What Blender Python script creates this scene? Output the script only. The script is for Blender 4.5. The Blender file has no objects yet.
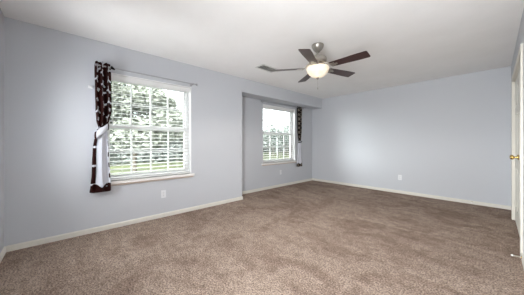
import bpy, bmesh, math, random
from mathutils import Vector, Matrix, noise
random.seed(7)
S = bpy.context.scene
COL = S.collection
PI = math.pi

# ------------------------------------------------------------------ camera
cam_d = bpy.data.cameras.new('camera'); cam = bpy.data.objects.new('camera', cam_d); COL.objects.link(cam)
EYE = 1.1285
YAW = 0.8281                     # the long wall runs this far to the right of the view axis
cam.location = (0, 0, EYE)
cam.rotation_euler = (PI/2, 0, YAW)
cam_d.sensor_width = 36; cam_d.lens = 213.5/524*36
cam_d.shift_y = -4.2/524
cam_d.clip_start = 0.02; cam_d.clip_end = 300
S.camera = cam
S.view_settings.view_transform = 'Standard'; S.view_settings.look = 'None'
S.view_settings.gamma = 1; S.view_settings.use_curve_mapping = False
S.view_settings.exposure = -0.02

# ------------------------------------------------------------------ sky, sun, light
SKY = 35.0           # sky radiance behind the camera, raised to fill the room through the added openings
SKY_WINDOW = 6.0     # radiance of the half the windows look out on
SUN = 5.0
LAMP_UP = 1.2
LAMP_DOWN = 44.0
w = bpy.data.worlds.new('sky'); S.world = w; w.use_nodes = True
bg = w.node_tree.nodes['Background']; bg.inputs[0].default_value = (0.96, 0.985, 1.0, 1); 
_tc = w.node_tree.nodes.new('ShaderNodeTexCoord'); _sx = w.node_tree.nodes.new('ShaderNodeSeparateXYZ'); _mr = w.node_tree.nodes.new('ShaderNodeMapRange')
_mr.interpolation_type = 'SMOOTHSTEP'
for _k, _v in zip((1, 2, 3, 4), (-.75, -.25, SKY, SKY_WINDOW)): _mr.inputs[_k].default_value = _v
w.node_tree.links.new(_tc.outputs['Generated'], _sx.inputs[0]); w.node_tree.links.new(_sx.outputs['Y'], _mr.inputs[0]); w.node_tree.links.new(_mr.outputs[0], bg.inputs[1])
sd = bpy.data.lights.new('sun', 'SUN'); sd.energy = SUN; sd.angle = 0.02; sd.color = (1, .96, .88)
sun = bpy.data.objects.new('sun', sd); COL.objects.link(sun)
sun.rotation_euler = Vector((0.62, 0.30, 0.75)).to_track_quat('Z', 'Y').to_euler()

# ------------------------------------------------------------------ helpers
def mat(name, col, rough=.6, metal=0, spec=.5, emis=None, es=0, bump=None, coat=0):
    m = bpy.data.materials.new(name); m.use_nodes = True
    nt = m.node_tree; b = nt.nodes['Principled BSDF']
    b.inputs['Base Color'].default_value = (*col, 1); b.inputs['Roughness'].default_value = rough
    b.inputs['Metallic'].default_value = metal; b.inputs['Specular IOR Level'].default_value = spec
    b.inputs['Coat Weight'].default_value = coat
    if emis: b.inputs['Emission Color'].default_value = (*emis, 1); b.inputs['Emission Strength'].default_value = es
    if bump:
        tc = nt.nodes.new('ShaderNodeTexCoord'); n = nt.nodes.new('ShaderNodeTexNoise')
        n.inputs['Scale'].default_value = bump[0]; n.inputs['Detail'].default_value = 4
        bp = nt.nodes.new('ShaderNodeBump'); bp.inputs['Strength'].default_value = bump[1]; bp.inputs['Distance'].default_value = bump[2]
        nt.links.new(tc.outputs['Object'], n.inputs['Vector']); nt.links.new(n.outputs['Fac'], bp.inputs['Height'])
        nt.links.new(bp.outputs[0], b.inputs['Normal'])
    return m

def ramp_noise(m, scale, c0, c1, p0=.35, p1=.65, detail=3, rough=.6, stretch=(1, 1, 1)):
    nt = m.node_tree; b = nt.nodes['Principled BSDF']
    tc = nt.nodes.new('ShaderNodeTexCoord'); mp = nt.nodes.new('ShaderNodeMapping'); mp.inputs['Scale'].default_value = stretch
    n = nt.nodes.new('ShaderNodeTexNoise'); n.inputs['Scale'].default_value = scale; n.inputs['Detail'].default_value = detail
    n.inputs['Roughness'].default_value = rough
    r = nt.nodes.new('ShaderNodeValToRGB'); r.color_ramp.elements[0].position = p0; r.color_ramp.elements[1].position = p1
    r.color_ramp.elements[0].color = (*c0, 1); r.color_ramp.elements[1].color = (*c1, 1)
    nt.links.new(tc.outputs['Object'], mp.inputs[0]); nt.links.new(mp.outputs[0], n.inputs['Vector'])
    nt.links.new(n.outputs['Fac'], r.inputs[0]); nt.links.new(r.outputs[0], b.inputs['Base Color'])
    return r

def box(bm, x0, x1, y0, y1, z0, z1):
    r = bmesh.ops.create_cube(bm, size=1)
    M = Matrix.Translation(((x0+x1)/2, (y0+y1)/2, (z0+z1)/2)) @ Matrix.Diagonal((abs(x1-x0), abs(y1-y0), abs(z1-z0), 1))
    bmesh.ops.transform(bm, matrix=M, verts=r['verts']); return r['verts']

def tube(bm, p0, p1, r0, r1=None, seg=14):
    p0 = Vector(p0); p1 = Vector(p1); d = p1-p0
    r = bmesh.ops.create_cone(bm, cap_ends=True, segments=seg, radius1=r0, radius2=r0 if r1 is None else r1, depth=d.length)
    M = Matrix.Translation((p0+p1)/2) @ d.to_track_quat('Z', 'Y').to_matrix().to_4x4()
    bmesh.ops.transform(bm, matrix=M, verts=r['verts']); return r['verts']

def ball(bm, c, r, sc=(1, 1, 1), seg=16):
    q = bmesh.ops.create_uvsphere(bm, u_segments=seg, v_segments=seg//2+2, radius=r)
    bmesh.ops.transform(bm, matrix=Matrix.Translation(c) @ Matrix.Diagonal((*sc, 1)), verts=q['verts'])

def lathe(bm, prof, c=(0, 0, 0), axis='Z', seg=32):
    """prof: list of (radius, height); revolved about the axis through c"""
    rings = []
    for r, h in prof:
        ring = []
        for i in range(seg):
            a = 2*PI*i/seg; u, v = r*math.cos(a), r*math.sin(a)
            p = {'Z': (u, v, h), 'X': (h, u, v), 'Y': (u, h, v)}[axis]
            ring.append(bm.verts.new(Vector(c)+Vector(p)))
        rings.append(ring)
    for a, b in zip(rings, rings[1:]):
        for i in range(seg): bm.faces.new((a[i], a[(i+1) % seg], b[(i+1) % seg], b[i]))
    for ring in (rings[0], rings[-1]): bm.faces.new(ring)
    bmesh.ops.remove_doubles(bm, verts=bm.verts, dist=1e-6)

def obj(name, bm, m, parent=None, bevel=0, smooth=False, seg=2):
    bmesh.ops.recalc_face_normals(bm, faces=bm.faces)
    me = bpy.data.meshes.new(name); bm.to_mesh(me); bm.free()
    o = bpy.data.objects.new(name, me); COL.objects.link(o)
    if m: me.materials.append(m)
    if parent: o.parent = parent
    if smooth: me.shade_smooth(); me.set_sharp_from_angle(angle=math.radians(smooth if smooth > 1 else 40))
    if bevel:
        md = o.modifiers.new('b', 'BEVEL'); md.width = bevel; md.segments = seg; md.limit_method = 'ANGLE'
    return o
def B(): return bmesh.new()
def boxobj(name, dims, m, parent=None, bevel=0):
    bm = B()
    for d in ([dims] if not isinstance(dims[0], (tuple, list)) else dims): box(bm, *d)
    return obj(name, bm, m, parent, bevel)
def empty(name, loc=(0, 0, 0), rz=0):
    o = bpy.data.objects.new(name, None); COL.objects.link(o); o.location = loc; o.rotation_euler = (0, 0, rz); o.empty_display_size = .1; return o
def tag(o, label=None, cat=None, group=None, kind=None):
    if label: o['label'] = label
    if cat: o['category'] = cat
    if group: o['group'] = group
    if kind: o['kind'] = kind
    return o
def struct(o, label=None, cat=None): return tag(o, label, cat, kind='structure')

# ------------------------------------------------------------------ materials
M_wall = mat('wall_paint', (.54, .556, .588), .75, bump=(160, .15, .002))
M_ceil = mat('ceiling_paint', (.74, .735, .73), .9, bump=(60, .35, .004))
ramp_noise(M_ceil, 2.2, (.83, .825, .815), (.87, .865, .86), .3, .7, 4)
M_trim = mat('trim_paint', (.70, .675, .61), .45)
M_white = mat('white_paint', (.82, .82, .80), .4)
M_door = mat('door_paint', (.68, .665, .60), .45)
M_vinyl = mat('white_vinyl', (.85, .86, .86), .35)
M_slat = mat('slat_vinyl', (.80, .80, .79), .4)
M_sill = mat('sill_paint', (.80, .78, .75), .4)
M_apron = mat('sill_edge', (.52, .43, .36), .55)
M_nickel = mat('brushed_nickel', (.42, .395, .355), .34, 1)
M_rod = mat('grey_metal', (.42, .43, .45), .35, .8)
M_brass = mat('brass', (.62, .44, .16), .25, 1)
M_blade = mat('dark_wood', (.03, .012, .012), .38, coat=.1)
ramp_noise(M_blade, 9, (.022, .008, .009), (.05, .02, .018), .3, .7, 4, stretch=(1, 9, 9))
M_plate = mat('outlet_plastic', (.74, .75, .77), .35)
M_slot = mat('slot_dark', (.07, .07, .07), .6)
M_rubber = mat('white_rubber', (.85, .84, .82), .5)
M_vent = mat('vent_metal', (.62, .62, .60), .5)
M_dark = mat('duct_dark', (.16, .16, .15), .9)
M_cord = mat('cord_white', (.85, .85, .83), .7)

def glass_mat():
    m = bpy.data.materials.new('window_glass'); m.use_nodes = True; nt = m.node_tree; nt.nodes.clear()
    o = nt.nodes.new('ShaderNodeOutputMaterial'); mx = nt.nodes.new('ShaderNodeMixShader'); t = nt.nodes.new('ShaderNodeBsdfTransparent')
    g = nt.nodes.new('ShaderNodeBsdfGlossy'); g.inputs['Roughness'].default_value = .02
    t.inputs[0].default_value = (.95, .98, .97, 1)
    f = nt.nodes.new('ShaderNodeFresnel'); f.inputs[0].default_value = 1.25
    nt.links.new(f.outputs[0], mx.inputs[0]); nt.links.new(t.outputs[0], mx.inputs[1]); nt.links.new(g.outputs[0], mx.inputs[2])
    nt.links.new(mx.outputs[0], o.inputs[0]); return m
M_glass = glass_mat()

def carpet_mat():
    m = bpy.data.materials.new('carpet'); m.use_nodes = True; nt = m.node_tree; b = nt.nodes['Principled BSDF']
    b.inputs['Roughness'].default_value = 1; b.inputs['Specular IOR Level'].default_value = .05
    N = nt.nodes.new; L = nt.links.new
    tc = N('ShaderNodeTexCoord')
    def nz(scale, det, ro, st=(1, 1, 1), rot=0, dist=0):
        mp = N('ShaderNodeMapping'); mp.inputs['Scale'].default_value = st; mp.inputs['Rotation'].default_value = (0, 0, rot)
        n = N('ShaderNodeTexNoise'); n.inputs['Scale'].default_value = scale; n.inputs['Detail'].default_value = det
        n.inputs['Roughness'].default_value = ro; n.inputs['Distortion'].default_value = dist
        L(tc.outputs['Object'], mp.inputs[0]); L(mp.outputs[0], n.inputs['Vector']); return n
    def rmp(n, p0, c0, p1, c1):
        r = N('ShaderNodeValToRGB'); e = r.color_ramp.elements
        e[0].position = p0; e[1].position = p1; e[0].color = (*c0, 1); e[1].color = (*c1, 1); L(n.outputs['Fac'], r.inputs[0]); return r
    def mix(a, c, mode='MULTIPLY', f=1):
        x = N('ShaderNodeMix'); x.data_type = 'RGBA'; x.blend_type = mode; x.inputs[0].default_value = f
        L(a, x.inputs[6]); L(c, x.inputs[7]); return x.outputs[2]
    tuft = rmp(nz(78, 5, .75), .36, (.070, .050, .040), .62, (.50, .38, .31))      # twisted two-tone yarn
    clump = rmp(nz(13, 4, .65), .34, (.80, .78, .77), .66, (1.15, 1.15, 1.15))
    lay = rmp(nz(1.5, 4, .6, (1, 1, 1), .5, 1.1), .40, (.82, .80, .79), .54, (1.06, 1.09, 1.09))  # pile brushed in patches
    track = rmp(nz(2.6, 2, .5, (.45, 2.6, 1), .75, .6), .40, (.92, .905, .90), .56, (1.03, 1.03, 1.03))
    c = mix(tuft.outputs[0], clump.outputs[0]); c = mix(c, lay.outputs[0]); c = mix(c, track.outputs[0])
    L(c, b.inputs['Base Color'])
    bp = N('ShaderNodeBump'); bp.inputs['Strength'].default_value = .5; bp.inputs['Distance'].default_value = .008
    L(nz(110, 3, .7).outputs['Fac'], bp.inputs['Height']); L(bp.outputs[0], b.inputs['Normal'])
    return m
M_carpet = carpet_mat()

# ------------------------------------------------------------------ room shell (metres; long wall along +Y)
XA, XG, XC = -3.433, -3.774, 0.190         # window wall, alcove wall, door wall
Y0, Y1, YB = -0.47, 2.611, 5.56            # wall behind, start of alcove, far wall
H, HS = 2.44, 2.163                        # ceiling, underside of the bulkhead
T = .15
boxf = struct(boxobj('floor', (XG-T, XC+T, Y0-T, YB+T, -.12, 0), M_carpet), 'brown speckled cut-pile carpet covering the whole room floor', 'carpet')
struct(boxobj('ceiling', (XG-T, XC+T, Y0-T, YB+T, H, H+.15), M_ceil))

def wall_hole_x(name, x0, x1, ya, yb, za, zb, holes):
    """wall in the YZ plane with rectangular holes [(y0,y1,z0,z1)] side by side"""
    bm = B(); y = ya
    for (a, b_, c, d) in holes:
        if a > y: box(bm, x0, x1, y, a, za, zb)
        if c > za: box(bm, x0, x1, a, b_, za, c)
        if d < zb: box(bm, x0, x1, a, b_, d, zb)
        y = b_
    if y < yb: box(bm, x0, x1, y, yb, za, zb)
    return struct(obj(name, bm, M_wall))
W1 = (.355, 1.545, .60, 2.065)
W2 = (3.49, 4.715, .62, 2.075)
wall_hole_x('wall_left', XA-T, XA, Y0, Y1, 0, H, [W1])
wall_hole_x('wall_alcove', XG-T, XG, Y1, YB, 0, H, [W2])
struct(boxobj('wall_alcove_side', (XG-T, XA-T, Y1-T, Y1, 0, H), M_wall))
struct(boxobj('wall_header', (XG, XA, Y1, YB, HS, H), M_wall))
struct(boxobj('wall_back', (XG-T, XC+T, YB, YB+T, 0, H), M_wall))
# unseen cased doorway and narrow window, added behind the camera to light the room
FO = (-0.74, -0.06, 2.08); FW = (-2.90, -2.57, .85, 1.72)   # added doorway; added narrow window                  # x range and height, in the wall behind the camera
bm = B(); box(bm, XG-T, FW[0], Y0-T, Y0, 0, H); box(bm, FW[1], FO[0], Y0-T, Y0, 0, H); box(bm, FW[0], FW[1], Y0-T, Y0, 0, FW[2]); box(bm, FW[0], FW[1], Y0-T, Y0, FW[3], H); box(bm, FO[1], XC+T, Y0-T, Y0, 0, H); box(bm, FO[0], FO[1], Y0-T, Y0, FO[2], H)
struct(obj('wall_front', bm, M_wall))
bm = B(); box(bm, FO[0]-.066, FO[0], Y0, Y0+.018, 0, FO[2]+.066); box(bm, FO[1], FO[1]+.066, Y0, Y0+.018, 0, FO[2]+.066); box(bm, FO[0], FO[1], Y0, Y0+.018, FO[2], FO[2]+.066)
struct(obj('trim_3', bm, M_trim, bevel=.004))
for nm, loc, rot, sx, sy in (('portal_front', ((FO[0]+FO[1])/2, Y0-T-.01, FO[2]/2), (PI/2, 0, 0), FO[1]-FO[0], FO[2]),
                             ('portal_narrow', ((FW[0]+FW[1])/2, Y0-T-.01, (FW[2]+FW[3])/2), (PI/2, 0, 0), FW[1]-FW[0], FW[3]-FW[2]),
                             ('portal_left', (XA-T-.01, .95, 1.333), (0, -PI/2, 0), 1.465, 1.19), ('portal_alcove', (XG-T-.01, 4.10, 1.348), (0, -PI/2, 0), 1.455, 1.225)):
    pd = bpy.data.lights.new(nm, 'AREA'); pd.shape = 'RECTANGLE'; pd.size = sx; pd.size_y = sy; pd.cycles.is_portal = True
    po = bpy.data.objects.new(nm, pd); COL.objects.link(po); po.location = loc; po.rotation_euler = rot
D1 = (3.36, 4.86, 0, 2.04)
wall_hole_x('wall_right', XC, XC+T, Y0, YB, 0, H, [D1])

# baseboards with an eased top
def baseboard(name, p0, p1, n, h=.062, t=.014):
    """runs from p0 to p1 along the wall; n = unit normal into the room"""
    bm = B(); n = Vector((n[0], n[1], 0)); prof = [(0, 0), (t, 0), (t, h-.014), (t*.55, h-.003), (t*.3, h), (0, h)]
    rings = []
    for p in (p0, p1):
        rings.append([bm.verts.new(Vector((p[0], p[1], z)) + n*d) for d, z in prof])
    k = len(prof)
    for i in range(k): bm.faces.new((rings[0][i], rings[0][(i+1) % k], rings[1][(i+1) % k], rings[1][i]))
    bm.faces.new(rings[0]); bm.faces.new(rings[1][::-1])
    return struct(obj(name, bm, M_trim))
baseboard('baseboard_left', (XA, Y0+.014), (XA, Y1+.012), (1, 0))
baseboard('baseboard_alcove_side', (XA, Y1), (XG+.014, Y1), (0, 1))
baseboard('baseboard_alcove', (XG, Y1), (XG, YB-.014), (1, 0))
baseboard('baseboard_back', (XG, YB), (XC, YB), (0, -1))
baseboard('baseboard_front', (XA, Y0), (FO[0]-.067, Y0), (0, 1))
baseboard('baseboard_right', (XC, Y0+.014), (XC, D1[0]-.07), (-1, 0))

# ------------------------------------------------------------------ double door on the right wall
cw, ct = .066, .018
bm = B()
box(bm, XC-ct, XC, D1[0]-cw, D1[0]+.004, 0, D1[3]+cw); box(bm, XC-ct, XC, D1[1]-.004, D1[1]+cw, 0, D1[3]+cw)
box(bm, XC-ct, XC, D1[0]+.004, D1[1]-.004, D1[3]-.004, D1[3]+cw)
box(bm, XC-.008, XC, D1[0]-cw-.006, D1[0]-cw, 0, D1[3]+cw); 
struct(obj('trim_1', bm, M_trim, bevel=.004), 'off-white casing around the double door on the right wall', 'door casing')
bm = B()
box(bm, XC, XC+T, D1[0]-.001, D1[0]+.015, 0, D1[3]); box(bm, XC, XC+T, D1[1]-.015, D1[1]+.001, 0, D1[3]); box(bm, XC, XC+T, D1[0]+.015, D1[1]-.015, D1[3]-.015, D1[3])
struct(obj('trim_2', bm, M_trim))
def door_leaf(name, ya, yb, knob_y, label):
    """six panel leaf with raised mouldings; knob on the meeting stile"""
    x1 = XC+.046; x0 = XC+.012
    z0, z1 = .012, D1[3]-.018
    root = struct(empty(name, (x1, (ya+yb)/2, 0)), label, 'door')
    def lp(*d): return (d[0]-x1, d[1]-x1, d[2]-(ya+yb)/2, d[3]-(ya+yb)/2, d[4], d[5])
    bm = B()
    st = .105; cy = (ya+yb)/2
    box(bm, *lp(x0+.008, x1, ya, yb, z0, z1))
    rows = [(.22, .78), (.93, 1.52), (1.63, z1-.11)]
    box(bm, *lp(x0, x0+.0085, ya, ya+st, z0, z1)); box(bm, *lp(x0, x0+.0085, yb-st, yb, z0, z1)); box(bm, *lp(x0, x0+.0085, cy-.04, cy+.04, z0, z1))
    prev = z0
    for a, b_ in rows + [(z1, z1)]:
        for (p, q) in ((ya+st, cy-.04), (cy+.04, yb-st)):
            box(bm, *lp(x0, x0+.0085, p, q, prev, a))
            if b_ > a: box(bm, *lp(x0+.003, x0+.0085, p+.03, q-.03, a+.03, b_-.03))
        prev = b_
    obj('door_panel', bm, M_door, root, bevel=.003)
    bm = B(); kx = x0-x1
    lathe(bm, [(.0005, 0), (.032, 0), (.032, -.006), (.024, -.011), (.011, -.013), (.010, -.034), (.019, -.040), (.0275, -.050), (.029, -.058), (.025, -.068), (.014, -.073), (.0005, -.074)],
          (kx, knob_y-cy, .955), 'X', 20)
    k = obj('door_knob', bm, M_brass, root, smooth=50); tag(k, 'round brass knob')
    bm = B()
    for hz in (.25, 1.03, 1.8):
        hy = ya if abs(knob_y-yb) < abs(knob_y-ya) else yb
        tube(bm, (kx-.004, hy-cy, hz-.045), (kx-.004, hy-cy, hz+.045), .006)
    obj('hinge', bm, M_door, root, smooth=40)
    return root
ym = (D1[0]+D1[1])/2
door_leaf('door_1', D1[0]+.018, ym-.002, ym-.05, 'nearer leaf of the off-white double door on the right wall')
door_leaf('door_2', ym+.002, D1[1]-.018, ym+.05, 'farther leaf of the off-white double door on the right wall')
struct(boxobj('wall_closet', (XC+T+.001, XC+T+.04, D1[0]-.1, D1[1]+.1, 0, D1[3]+.1), M_wall))

# ------------------------------------------------------------------ windows
def window(name, X, hole, label):
    ya, yb, za, zb = hole; cy = (ya+yb)/2
    root = struct(empty(name, (X, cy, za)), label, 'window')
    def bb(bm, x0, x1, y0, y1, z0, z1): box(bm, x0, x1, y0-cy, y1-cy, z0-za, z1-za)   # x local already
    # lining of the recess
    bm = B(); t = .012
    bb(bm, -T, -.001, ya, ya+t, za, zb); bb(bm, -T, -.001, yb-t, yb, za, zb); bb(bm, -T, -.001, ya+t, yb-t, zb-t, zb); bb(bm, -T, -.001, ya+t, yb-t, za, za+t)
    obj('window_jamb', bm, M_vinyl, root)
    # outer vinyl frame
    bm = B(); f0, f1 = -.145, -.085; fw = .045
    a, b_, c, d = ya+t, yb-t, za+t, zb-t
    bb(bm, f0, f1, a, a+fw, c, d); bb(bm, f0, f1, b_-fw, b_, c, d); bb(bm, f0, f1, a+fw, b_-fw, d-fw, d); bb(bm, f0, f1, a+fw, b_-fw, c, c+fw)
    obj('window_frame', bm, M_vinyl, root, bevel=.003)
    zm = za+.745
    a2, b2, c2, d2 = a+fw-.006, b_-fw+.006, c+fw-.006, d-fw+.006
    def sash(nm, x0, x1, z0, z1, rail_lo, rail_hi):
        bm = B(); s = .032
        bb(bm, x0, x1, a2, a2+s, z0, z1); bb(bm, x0, x1, b2-s, b2, z0, z1)
        bb(bm, x0, x1, a2+s, b2-s, z0, z0+rail_lo); bb(bm, x0, x1, a2+s, b2-s, z1-rail_hi, z1)
        sh = obj(nm, bm, M_vinyl, root, bevel=.003)
        xm = (x0+x1)/2
        g = B(); bb(g, xm-.001, xm+.001, a2+s-.002, b2-s+.002, z0+rail_lo-.002, z1-rail_hi+.002)
        obj('window_pane', g, M_glass, sh)
        g = B(); iw = b2-a2-2*s
        for k in range(1, 4):
            yy = a2+s+iw*k/4; bb(g, xm-.006, xm+.008, yy-.010, yy+.010, z0+rail_lo, z1-rail_hi)
        zz = (z0+rail_lo+z1-rail_hi)/2
        for k in range(4):
            p, q = a2+s+iw*k/4+.010*(k > 0), a2+s+iw*(k+1)/4-.010*(k < 3)
            bb(g, xm-.006, xm+.008, p, q, zz-.009, zz+.009)
        obj('muntin', g, M_vinyl, sh)
    sash('upper_sash', -.138, -.116, zm-.015, d2, .055, .03)
    sash('lower_sash', -.113, -.089, c2, zm+.050, .045, .060)
    # sill with horns, and its darker under-edge moulding
    bm = B(); bb(bm, -.085, .030, ya+t, yb-t, za+t, za+t+.012); bb(bm, .0005, .034, ya-.045, yb+.045, za-.012, za+t+.012)
    obj('window_sill', bm, M_sill, root, bevel=.004)
    bm = B(); bb(bm, .0005, .020, ya-.03, yb+.03, za-.034, za-.0125)
    tag(obj('apron', bm, M_apron, root, bevel=.004), 'tan moulding strip')
    # latch
    bm = B(); bb(bm, -.089, -.07, cy-.025, cy+.025, zm+.050, zm+.063); obj('latch', bm, M_vinyl, root, bevel=.003)
    return root
window('window_1', XA, W1, 'nearer white sash window with muntin grid on the left wall')
window('window_2', XG, W2, 'farther white sash window in the alcove')

# ------------------------------------------------------------------ blinds, each in its window recess
def blind(X, hole, label, wand_side):
    ya, yb, za, zb = hole; cy = (ya+yb)/2; t = .013
    a, b_ = ya+t+.004, yb-t-.004; top = zb-t
    root = tag(empty('window_blind', (X-.045, cy, top-.03)), label, 'blind', None)
    zr = top-.03
    L_ = (b_-a)/2
    bm = B(); box(bm, -.026, .018, -L_, L_, -.028, .029); obj('head_rail', bm, M_slat, root, bevel=.003)
    bm = B(); box(bm, .0185, .025, -L_, L_, -.040, .029); obj('valance', bm, M_slat, root, bevel=.002)
    bm = B(); n = 25; zlow = za+t+.012+.04-zr; ztop = -.052; tilt = math.radians(11)
    for i in range(n):
        z = ztop+(zlow-ztop)*i/(n-1); hw = .0235; prev = []
        pts = []
        for j in range(5):
            u = -1+j*.5; x = u*hw; zz = z + .003*(1-u*u) - math.sin(tilt)*x
            pts.append((x-.004, zz))
        lo = [[bm.verts.new((x, y, zz-.0012)) for x, zz in pts] for y in (-L_, L_)]
        hi = [[bm.verts.new((x, y, zz+.0012)) for x, zz in pts] for y in (-L_, L_)]
        for j in range(4):
            bm.faces.new((lo[0][j], lo[0][j+1], lo[1][j+1], lo[1][j])); bm.faces.new((hi[0][j], hi[0][j+1], hi[1][j+1], hi[1][j]))
        for j in (0, 4): bm.faces.new((lo[0][j], hi[0][j], hi[1][j], lo[1][j]))
        for e in (0, 1):
            for j in range(4): bm.faces.new((lo[e][j], lo[e][j+1], hi[e][j+1], hi[e][j]))
    obj('slats', bm, M_slat, root)
    bm = B(); box(bm, -.026, .020, -L_, L_, zlow-.032, zlow-.014); obj('bottom_rail', bm, M_slat, root, bevel=.003)
    for yy in (-L_*.66, 0, L_*.66):
        bm = B()
        for x in (-.029, .021): tube(bm, (x, yy, -.028), (x, yy, zlow-.02), .0012, seg=5)
        obj('ladder_cord', bm, M_cord, root)
    bm = B(); s = wand_side
    tube(bm, (.030, s*(L_-.09), -.02), (.034, s*(L_-.09), -.70), .0035, seg=8); obj('tilt_wand', bm, M_cord, root)
    return root
blind(XA, W1, 'white horizontal slat blind hanging in the nearer left window', -1)
blind(XG, W2, 'white horizontal slat blind hanging in the alcove window', -1)

# ------------------------------------------------------------------ curtain rods
def rod(X, ya, yb, z, out, label, brackets):
    root = tag(empty('curtain_rod', (X, (ya+yb)/2, z)), label, 'curtain rod'); L_ = (yb-ya)/2
    bm = B(); tube(bm, (out, -L_, 0), (out, L_, 0), .008); obj('pole', bm, M_rod, root, smooth=40)
    for s in (-1, 1):
        bm = B(); lathe(bm, [(.0005, 0), (.009, 0), (.012, .006), (.008, .012), (.017, .022), (.020, .034), (.014, .046), (.0005, .05)] if s > 0 else
                        [(.0005, 0), (.009, 0), (.012, -.006), (.008, -.012), (.017, -.022), (.020, -.034), (.014, -.046), (.0005, -.05)], (out, s*L_, 0), 'Y', 14)
        obj('finial', bm, M_rod, root, smooth=50)
    for y in brackets:
        bm = B(); yy = y-(ya+yb)/2
        tube(bm, (.001, yy, -.004), (.006, yy, -.004), .022); tube(bm, (.005, yy, -.006), (out, yy, -.012), .005); tube(bm, (out, yy-.006, -.0), (out, yy+.006, -.0), .013)
        obj('bracket', bm, M_rod, root, smooth=40)
    return root
rod(XA, .315, 1.57, 2.105, .085, 'thin grey metal curtain rod above the nearer left window', (.42, 1.54))
rod(XG, 3.42, 4.99, 2.125, .060, 'thin grey metal curtain rod under the alcove bulkhead', (3.47, 4.80))

# ------------------------------------------------------------------ curtains
C_BROWN = (.15, .042, .036); C_WHITE = (.78, .79, .82); C_CREAM = (.60, .57, .52)
def cloth_mat(name):
    m = mat(name, (1, 1, 1), .9, spec=.15, bump=(500, .2, .001))
    nt = m.node_tree; a = nt.nodes.new('ShaderNodeVertexColor'); a.layer_name = 'print'
    nt.links.new(a.outputs[0], nt.nodes['Principled BSDF'].inputs['Base Color']); return m
M_cloth = cloth_mat('printed_cloth')

def seg_d(p, a, b):
    ax, ay = a; bx, by = b; px, py = p; dx, dy = bx-ax, by-ay
    t = max(0, min(1, ((px-ax)*dx+(py-ay)*dy)/(dx*dx+dy*dy))); return math.hypot(px-ax-t*dx, py-ay-t*dy)
def bird_print(s, z, seed=0):
    """white leaping marks scattered on brown; s, z in metres along the cloth"""
    cwid, ch = .098, .125
    c = math.floor(s/cwid); zz = z + (.5*ch if c % 2 else 0) + seed*.03; r = math.floor(zz/ch)
    rnd = random.Random(int(c*31+r*17+seed*101))
    u = (s/cwid-c-.5)*cwid - rnd.uniform(-.012, .012); v = (zz/ch-r-.5)*ch - rnd.uniform(-.014, .014)
    a = rnd.uniform(-.9, .9) + (PI if rnd.random() < .3 else 0); u, v = u*math.cos(a)-v*math.sin(a), u*math.sin(a)+v*math.cos(a)
    if rnd.random() < .25: return abs(u) < .018 and abs(v) < .021
    d = min(seg_d((u, v), (0, 0), (.033, .030))-.011, seg_d((u, v), (0, 0), (-.033, .030))-.010, seg_d((u, v), (0, 0), (0, -.032))-.012)
    return d < 0
def ring_print(s, z, seed=0):
    cwid, ch = .10, .125
    c = math.floor(s/cwid); zz = z+(.5*ch if c % 2 else 0); r = math.floor(zz/ch)
    u = (s/cwid-c-.5)*cwid; v = (zz/ch-r-.5)*ch; d = math.hypot(u, v*.8)
    return d < .010 or .027 < d < .038

def curtain_piece(name, root, prof, folds, depth, out, nu, nv, colour, phase=0, twist=0):
    """gathered cloth. prof: list of (z, y_left, y_right, depth factor), z falling. A closed, folded tube of cloth
    (front with deep folds, flatter back), at distance out from the wall; coloured per face by colour(s, z, t)"""
    bm = B(); lay = bm.loops.layers.color.new('print'); rows = []; Z = []
    z_hi, z_lo = prof[0][0], prof[-1][0]
    def lerp(z):
        for p, q in zip(prof, prof[1:]):
            if q[0] <= z <= p[0]:
                t = (p[0]-z)/(p[0]-q[0]); t = t*t*(3-2*t)
                return [p[i]+(q[i]-p[i])*t for i in (1, 2, 3)]
        return prof[-1][1:]
    for j in range(nv+1):
        z = z_hi+(z_lo-z_hi)*j/nv; a, b_, df = lerp(z); row = []
        for i in range(nu):
            t = i/nu
            if t < .72: q = t/.72; front = True
            else: q = 1-(t-.72)/.28; front = False
            env = math.sin(PI*min(max(q, 0), 1))**.35
            y = a+(b_-a)*q
            ph = q*folds*2*PI + phase + twist*(z_hi-z)
            wob = .004*noise.noise(Vector((q*4, z*5, phase)))
            if front: x = out + env*df*depth*(.62+.38*math.sin(ph)) + wob*3; y += env*.006*math.cos(ph*1.0)+wob
            else: x = out - env*df*depth*.25 + wob
            row.append(bm.verts.new((x, y, z + (.006*math.sin(ph) if j == nv else 0))))
        rows.append(row); Z.append(z)
    for j in range(nv):
        for i in range(nu):
            f = bm.faces.new((rows[j][i], rows[j][(i+1) % nu], rows[j+1][(i+1) % nu], rows[j+1][i]))
            t = (i+.5)/nu; q = t/.72 if t < .72 else 1-(t-.72)/.28; z = (Z[j]+Z[j+1])/2
            col = colour(q, z, t >= .72)
            for l in f.loops: l[lay] = (*col, 1)
    for row in (rows[0], rows[-1]):
        f = bm.faces.new(row)
        for l in f.loops: l[lay] = (*C_BROWN, 1)
    o = obj(name, bm, M_cloth, root, smooth=60)
    return o

def srgb_fix(c): return c
def cur1_top(q, z, back):
    if back: return C_WHITE
    return C_WHITE if bird_print(q*.30, z) else C_BROWN
def cur1_low(q, z, back):
    if z < .60+.025*math.sin(q*9):                                   # printed hem band
        return C_WHITE if (bird_print(q*.3, z*.9, 3) and z > .58) else C_BROWN
    if q < .24:
        zz = (z-.60) % .235
        return C_WHITE if zz < .028 or z > 1.19 else C_BROWN
    if q > .90 and z < 1.2: return C_BROWN if ((z*7.3) % 1) < .42 else C_WHITE
    return C_WHITE
def cur1_swag(q, z, back):
    if q < .2 and z < 1.22: return C_BROWN
    return C_BROWN if bird_print(q*.22+.05, z*1.1, 5) and q < .75 else C_WHITE

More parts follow.
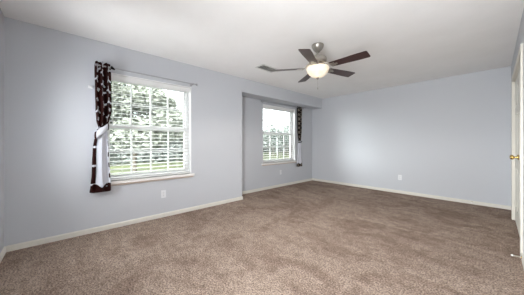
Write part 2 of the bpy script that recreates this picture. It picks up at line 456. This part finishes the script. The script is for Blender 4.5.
root = tag(empty('curtain', (XA, .34, 2.1)), 'brown curtain with white marks tied back left of the nearer window', 'curtain')
def rel(prof, cy, cz): return [(z-cz, a-cy, b-cy, d) for z, a, b, d in prof]
def shiftc(fn, cz): return lambda q, z, back: fn(q, z+cz, back)
cy, cz = .34, 2.1
curtain_piece('printed_panel', root, rel([(2.155, .268, .425, .8), (2.10, .262, .43, 1), (1.75, .268, .435, 1.05), (1.55, .272, .44, 1.15), (1.42, .282, .415, 1.0), (1.33, .30, .375, .6)], cy, cz),
              3, .085, .045, 90, 150, shiftc(cur1_top, cz))
curtain_piece('lower_panel', root, rel([(1.335, .29, .375, .6), (1.26, .262, .395, .85), (1.05, .245, .405, 1.0), (.75, .232, .42, 1.1), (.60, .222, .43, 1.15), (.515, .212, .43, 1.1)], cy, cz),
              2.0, .06, .055, 90, 130, shiftc(cur1_low, cz), phase=1.1)
# tie: a white cloth band wrapped on a slant round the gathered waist, with a loose tail
def tieback(root, x, y, z, ry, rx, tiltv, colfn, wd=.05):
    bm = B(); lay = bm.loops.layers.color.new('print'); n = 36; rows = []
    for k in range(5):
        v = (k/4-.5)*wd; row = []
        bul = .006*math.cos((k/4-.5)*PI)
        for i in range(n):
            a = 2*PI*i/n; yy = (ry+bul)*math.cos(a); row.append(bm.verts.new((x+(rx+bul)*math.sin(a), y+yy, z+v+tiltv*yy)))
        rows.append(row)
    for k in range(4):
        for i in range(n):
            f = bm.faces.new((rows[k][i], rows[k][(i+1) % n], rows[k+1][(i+1) % n], rows[k+1][i]))
            for l in f.loops: l[lay] = (*colfn(i/n, k), 1)
    o = obj('tieback', bm, M_cloth, root, smooth=60)
    md = o.modifiers.new('s', 'SOLIDIFY'); md.thickness = .004; return o
tieback(root, .090, -.008, 1.285-cz, .072, .060, .85, lambda t, k: C_BROWN if (.04 < t < .10 or .38 < t < .46) else C_WHITE, .085)
# top pocket with its dark gathered corner hanging over the pole
bm = B(); lay = bm.loops.layers.color.new('print')
tube(bm, (.085, .085, .012), (.082, .130, -.012), .022, .010, 12)
for f in bm.faces:
    for l in f.loops: l[lay] = (.02, .012, .012, 1)
obj('rod_pocket', bm, M_cloth, root, smooth=60)

C_BLK = (.075, .036, .03)
def cur2_top(q, z, back): return C_CREAM if ring_print(q*.26, z) else C_BLK
def cur2_low(q, z, back):
    if z < .56+.02*math.sin(q*8): return C_CREAM if ring_print(q*.26, z*1.3) else C_BLK
    return C_BLK if q > .93 else C_WHITE
root2 = tag(empty('curtain', (XG, 4.86, 2.13)), 'dark brown curtain with pale rings tied back right of the alcove window', 'curtain')
cy, cz = 4.86, 2.13
curtain_piece('printed_panel', root2, rel([(2.158, 4.77, 4.97, .8), (2.10, 4.765, 4.975, 1), (1.6, 4.775, 4.97, 1), (1.35, 4.80, 4.95, .8), (1.18, 4.83, 4.93, .6)], cy, cz),
              3, .06, .030, 70, 120, shiftc(cur2_top, cz))
curtain_piece('lower_panel', root2, rel([(1.19, 4.83, 4.93, .6), (1.08, 4.80, 4.945, .85), (.80, 4.78, 4.97, 1), (.56, 4.755, 4.985, 1.1), (.475, 4.745, 4.99, 1.1)], cy, cz),
              2.0, .045, .035, 70, 90, shiftc(cur2_low, cz), phase=.7)
tieback(root2, .055, .02, 1.17-cz, .062, .038, .3, lambda t, k: C_BLK if k in (1, 2) and t < .9 else C_WHITE, .06)

# small white bracket left over on the wall beside the curtain
bm = B(); box(bm, .0005, .012, -.022, .022, -.018, .018); box(bm, .010, .026, -.012, .012, -.008, .008)
o = obj('wall_hook', bm, M_vinyl, bevel=.003); o.location = (XA, .225, 1.835)
tag(o, 'small white bracket on the wall at the curtain\'s left edge', 'bracket')

# ------------------------------------------------------------------ outlets
def outlet(loc, rz, label):
    root = tag(empty('wall_outlet', loc, rz), label, 'outlet')     # local +X points into the room
    bm = B(); box(bm, .0005, .006, -.036, .036, -.058, .058); obj('cover_plate', bm, M_plate, root, bevel=.0025)
    for s in (-1, 1):
        bm = B(); tube(bm, (.0055, 0, s*.021), (.0085, 0, s*.021), .0165, seg=20)
        r = obj('socket', bm, M_plate, root, smooth=40)
        bm = B(); z = s*.021
        box(bm, .0083, .0092, -.0075, -.0055, z-.001, z+.008); box(bm, .0083, .0092, .0055, .0075, z-.001, z+.008); tube(bm, (.0083, 0, z-.008), (.0092, 0, z-.008), .0028, seg=10)
        obj('slot', bm, M_slot, r)
    bm = B(); tube(bm, (.0055, 0, 0), (.0075, 0, 0), .003, seg=10); obj('screw', bm, M_nickel, root)
outlet((XA, 1.10, .352), 0, 'white outlet on the left wall under the nearer window')
outlet((XG, 4.12, .375), 0, 'white outlet on the alcove wall under the far window')
outlet((-1.445, YB, .357), -PI/2, 'white outlet low on the far wall')

# ------------------------------------------------------------------ door stops
def door_stop(loc, rz, label, ln=.062):
    root = tag(empty('door_stop', loc, rz), label, 'door stop')
    bm = B(); tube(bm, (0, 0, 0), (.006, 0, 0), .011, .009); obj('base', bm, M_brass, root, smooth=40)
    bm = B(); n = 9
    prev = None
    pts = [Vector((.006+ln*i/(n*12), .006*math.cos(2*PI*i/12), .006*math.sin(2*PI*i/12))) for i in range(n*12)]
    for p, q in zip(pts, pts[1:]): tube(bm, p, q, .0013, seg=5)
    obj('spring', bm, M_nickel, root)
    bm = B(); tube(bm, (.004+ln, 0, 0), (.018+ln, 0, 0), .009, .007); obj('rubber_tip', bm, M_rubber, root, smooth=40)
door_stop((XC-.0145, 3.205, .038), PI, 'spring door stop with white tip on the right wall baseboard', .05)
door_stop((-.283, YB-.0145, .04), -PI/2, 'small spring door stop on the far wall baseboard near the doors', .035)

# ------------------------------------------------------------------ ceiling vent
root = tag(empty('ceiling_vent', (-2.685, 2.596, H)), 'white slatted air vent on the ceiling beside the fan', 'vent')
bm = B(); a, b_ = .20, .105
box(bm, -b_, b_, -a, -a+.028, -.008, -.0005); box(bm, -b_, b_, a-.028, a, -.008, -.0005); box(bm, -b_, -b_+.028, -a+.028, a-.028, -.008, -.0005); box(bm, b_-.028, b_, -a+.028, a-.028, -.008, -.0005)
obj('frame', bm, M_vent, root, bevel=.002)
bm = B(); box(bm, -b_+.02, b_-.02, -a+.02, a-.02, -.0015, -.0006); obj('duct', bm, M_dark, root)
bm = B()
for k in range(8):
    x = -b_+.038+k*.0192; v = box(bm, x-.0055, x+.0055, -a+.026, a-.026, -.0085, -.007)
    bmesh.ops.rotate(bm, verts=v, cent=(x, 0, -.008), matrix=Matrix.Rotation(.5, 3, 'Y'))
obj('louvres', bm, M_vent, root)

# ------------------------------------------------------------------ ceiling fan
FX, FY = -1.596, 2.475
fan = tag(empty('ceiling_fan', (FX, FY, H)), 'brushed nickel ceiling fan with five dark wood blades and lit glass bowl', 'ceiling fan')
bm = B(); lathe(bm, [(.0005, -.0005), (.078, -.0005), (.080, -.012), (.074, -.035), (.055, -.068), (.034, -.086), (.026, -.094), (.0005, -.094)]); obj('canopy', bm, M_nickel, fan, smooth=35)
bm = B(); tube(bm, (0, 0, -.09), (0, 0, -.17), .013); lathe(bm, [(.0005, -.150), (.026, -.150), (.032, -.165), (.034, -.178), (.0005, -.178)], seg=20); obj('downrod', bm, M_nickel, fan, smooth=35)
bm = B(); lathe(bm, [(.0005, -.150), (.045, -.152), (.088, -.160), (.112, -.176), (.118, -.196), (.116, -.222), (.104, -.236), (.100, -.244), (.060, -.250), (.0005, -.250)])
obj('motor_housing', bm, M_nickel, fan, smooth=35)
bm = B(); lathe(bm, [(.0005, -.248), (.066, -.248), (.070, -.262), (.066, -.278), (.085, -.290), (.098, -.300), (.090, -.303), (.0005, -.303)])
lk = obj('light_kit', bm, M_nickel, fan, smooth=35)
BZ = -.308
for k in range(5):
    ang = math.radians(2+72*k)
    R = Matrix.Rotation(ang, 4, 'Z'); P = Matrix.Translation((0, 0, BZ)) @ Matrix.Rotation(math.radians(-11), 4, 'X')
    bm = B(); outl = []
    r0, r1 = .185, .645
    for i in range(13):                       # lower edge root -> tip, rounded tip corners, back
        t = i/12; outl.append((r0+(r1-.02-r0)*t, -(.052+.016*min(1, t*1.3))))
    for i in range(1, 6):
        a = -PI/2+PI/2*i/6; outl.append((r1-.02+.02*math.cos(a), -.048+.020*math.sin(a)))
    up = [(x, -y) for x, y in outl[::-1]]
    outl += up
    lo = [bm.verts.new((x, y, -.003)) for x, y in outl]; hi = [bm.verts.new((x, y, .003)) for x, y in outl]
    bm.faces.new(lo[::-1]); bm.faces.new(hi); n = len(outl)
    for i in range(n): bm.faces.new((lo[i], lo[(i+1) % n], hi[(i+1) % n], hi[i]))
    bl = obj('blade', bm, M_blade, fan); bl.matrix_local = R @ P
    # scrolled iron arm: two curved bars from the motor flange to a plate under the blade
    bm = B()
    for s in (-1, 1):
        pts = [Vector((.085, s*.012, .066)), Vector((.115, s*.026, .056)), Vector((.145, s*.036, .034)), Vector((.175, s*.034, .006)), Vector((.200, s*.022, -.008))]
        for p, q in zip(pts, pts[1:]): tube(bm, p, q, .0065, seg=8); ball(bm, q, .0065, seg=8)
    box(bm, .185, .245, -.036, .036, -.0085, -.0035); box(bm, .235, .275, -.014, .014, -.0085, -.0035)
    for sx, sy in ((.2, -.024), (.2, .024), (.26, 0)): tube(bm, (sx, sy, -.012), (sx, sy, -.008), .005, seg=8)
    arm = obj('blade_arm', bm, M_nickel, bl, smooth=40, bevel=0)
# frosted glass bowl: glows, lit by its own bulbs
M_bowl = mat('lit_glass', (.6, .54, .45), .35, emis=(1, .84, .62), es=.8)
nt = M_bowl.node_tree; b = nt.nodes['Principled BSDF']
tc = nt.nodes.new('ShaderNodeTexCoord'); nz = nt.nodes.new('ShaderNodeTexNoise'); nz.inputs['Scale'].default_value = 14; nz.inputs['Detail'].default_value = 3
mr = nt.nodes.new('ShaderNodeMapRange'); mr.inputs[1].default_value = .3; mr.inputs[2].default_value = .7; mr.inputs[3].default_value = .38; mr.inputs[4].default_value = .8
nt.links.new(tc.outputs['Object'], nz.inputs['Vector']); nt.links.new(nz.outputs['Fac'], mr.inputs[0]); nt.links.new(mr.outputs[0], b.inputs['Emission Strength'])
bm = B(); lathe(bm, [(.143, -.300), (.147, -.312), (.146, -.330), (.135, -.360), (.112, -.392), (.080, -.418), (.040, -.434), (.012, -.438), (.0005, -.438)][::-1])
# open the top of the bowl
bm.faces.ensure_lookup_table()
top = [f for f in bm.faces if len(f.verts) > 6 and f.calc_center_median().z > -.32]
bmesh.ops.delete(bm, geom=top, context='FACES_ONLY')
bowl = obj('glass_bowl', bm, M_bowl, lk, smooth=60); tag(bowl, 'glowing frosted glass bowl shade')
md = bowl.modifiers.new('s', 'SOLIDIFY'); md.thickness = .004
bm = B(); lathe(bm, [(.0005, -.434), (.018, -.437), (.020, -.444), (.012, -.452), (.008, -.462), (.0005, -.466)], seg=16); obj('finial', bm, M_nickel, lk, smooth=40)
bm = B(); tube(bm, (0, 0, -.462), (0, 0, -.57), .0011, seg=5); tube(bm, (0, 0, -.57), (0, 0, -.59), .003, .004, 8)
tag(obj('pull_chain', bm, M_nickel, lk), 'thin metal pull chain')
# the bulbs' light, leaving through the open top and round the bowl
ld = bpy.data.lights.new('bulb_up', 'POINT'); ld.energy = LAMP_UP; ld.color = (1, .95, .89); ld.shadow_soft_size = .07
lo_ = bpy.data.objects.new('bulb_up', ld); COL.objects.link(lo_); lo_.location = (FX, FY, H-.345)
ld = bpy.data.lights.new('bulb_down', 'SPOT'); ld.energy = LAMP_DOWN; ld.color = (1, .95, .89); ld.shadow_soft_size = .10; ld.spot_size = math.radians(178); ld.spot_blend = .3
lo_ = bpy.data.objects.new('bulb_down', ld); COL.objects.link(lo_); lo_.location = (FX, FY, H-.62)

# ------------------------------------------------------------------ outdoors
GZ = -.55
M_grass = mat('lawn', (.2, .26, .08), 1, spec=.1)
ramp_noise(M_grass, .35, (.042, .048, .030), (.072, .079, .038), .35, .65, 5)
struct(boxobj('ground', (-90, XG-T-.01, -40, 110, GZ-.3, GZ), M_grass))
M_bark = mat('bark', (.08, .065, .05), .9, bump=(20, .6, .02))
def leafmat(n, c0, c1):
    m = mat(n, c0, .7, spec=.2); ramp_noise(m, 1.4, c0, c1, .35, .65, 3); return m
M_leafA = leafmat('leaves_mid', (.13, .138, .115), (.20, .208, .175))
M_leafB = leafmat('leaves_dark', (.12, .135, .125), (.19, .205, .19))
def tree(name, x, y, h, cr, n, lm, label, group, squash=1.0, bare=.28, leaf=.16, seed=1):
    rnd = random.Random(seed); root = tag(empty(name, (x, y, GZ)), label, 'tree', group)
    bm = B(); tube(bm, (0, 0, -.1), (0, 0, h*.55), .03*h*.6, .014*h*.6, 10)
    tips = []
    for k in range(11):
        a = k*2.4+rnd.uniform(-.3, .3); z0 = h*(bare+.03*k); rr = cr*rnd.uniform(.45, .75)
        tip = Vector((rr*math.cos(a), rr*math.sin(a), min(h*.93, z0+h*rnd.uniform(.16, .34)))); tips.append(tip)
        tube(bm, (0, 0, z0), tip, .011*h*.5, .003*h*.5, 6)
    obj('trunk', bm, M_bark, root, smooth=40)
    bm = B()
    clumps = [(t, cr*rnd.uniform(.32, .5)) for t in tips]+[(Vector((0, 0, h*.86)), cr*.45), (Vector((0, 0, h*.62)), cr*.6)]
    for _ in range(8):
        a = rnd.uniform(0, 2*PI); rr = cr*rnd.uniform(.3, .9); clumps.append((Vector((rr*math.cos(a), rr*math.sin(a), h*rnd.uniform(bare+.12, .8))), cr*rnd.uniform(.22, .36)))
    for i in range(n):
        c, r = clumps[i % len(clumps)]
        d = Vector((rnd.gauss(0, 1), rnd.gauss(0, 1), rnd.gauss(0, 1))).normalized()*r*rnd.uniform(.35, 1)**.6
        p = c+Vector((d.x, d.y, d.z*.75*squash)); s = leaf*rnd.uniform(.6, 1.3)
        q = Vector((rnd.gauss(0, 1), rnd.gauss(0, 1), rnd.gauss(0, 1))).to_track_quat('Z', 'Y').to_matrix()
        v = [bm.verts.new(p+q @ Vector(k)*s) for k in ((-.5, 0, 0), (0, -.32, .06), (.55, 0, 0), (0, .32, .06))]
        bm.faces.new(v)
    obj('foliage', bm, lm, root)
    return root
GT = 'trees behind the alcove window'
tree('shade_tree', -12.0, 2.5, 5.3, 2.3, 26000, M_leafA, 'leafy tree filling the left and middle of the nearer window', None, leaf=.19, bare=.16, seed=3)
tree('shade_tree', -16.0, 6.6, 4.3, 1.5, 8000, M_leafB, 'shorter dark tree at the right in the nearer window', None, seed=5)
for i, (x, y, h, cr) in enumerate([(-20, 17.4, 4.3, 1.35), (-20, 20.4, 4.0, 1.3), (-20, 23.3, 4.4, 1.3), (-20, 26.3, 4.1, 1.35), (-24.5, 20.5, 4.9, 1.6), (-24.5, 24.2, 5.1, 1.6), (-24.5, 28.0, 5.2, 1.7), (-24.5, 32.0, 5.0, 1.7)]):
    tree('shade_tree', x, y, h, cr, 5000, M_leafB, 'distant blue-green tree in a row beyond the alcove window', GT, bare=.12, leaf=.27, seed=20+i)
def hedge(x, y0, y1, h, seed, label):
    rnd = random.Random(seed); bm = B(); n = int((y1-y0)*1500)
    for i in range(n):
        y = rnd.uniform(y0, y1); top = h*(.72+.28*noise.noise(Vector((y*.7, seed, 0)))) ; z = top*rnd.random()**.7
        p = Vector((rnd.gauss(0, .35), y-(y0+y1)/2, z)); s = .28*rnd.uniform(.6, 1.3)
        q = Vector((rnd.gauss(0, 1), rnd.gauss(0, 1), rnd.gauss(0, 1))).to_track_quat('Z', 'Y').to_matrix()
        bm.faces.new([bm.verts.new(p+q @ Vector(k)*s) for k in ((-.5, 0, 0), (0, -.32, .06), (.55, 0, 0), (0, .32, .06))])
    o = obj('hedge', bm, M_leafB); o.location = (x, (y0+y1)/2, GZ); tag(o, label, 'hedge')
hedge(-21, -1, 14, 3.9, 4, 'tall dark hedge across the lawn seen through the nearer window')
hedge(-29, 18, 40, 3.3, 9, 'low dark hedge behind the trees seen through the alcove window')
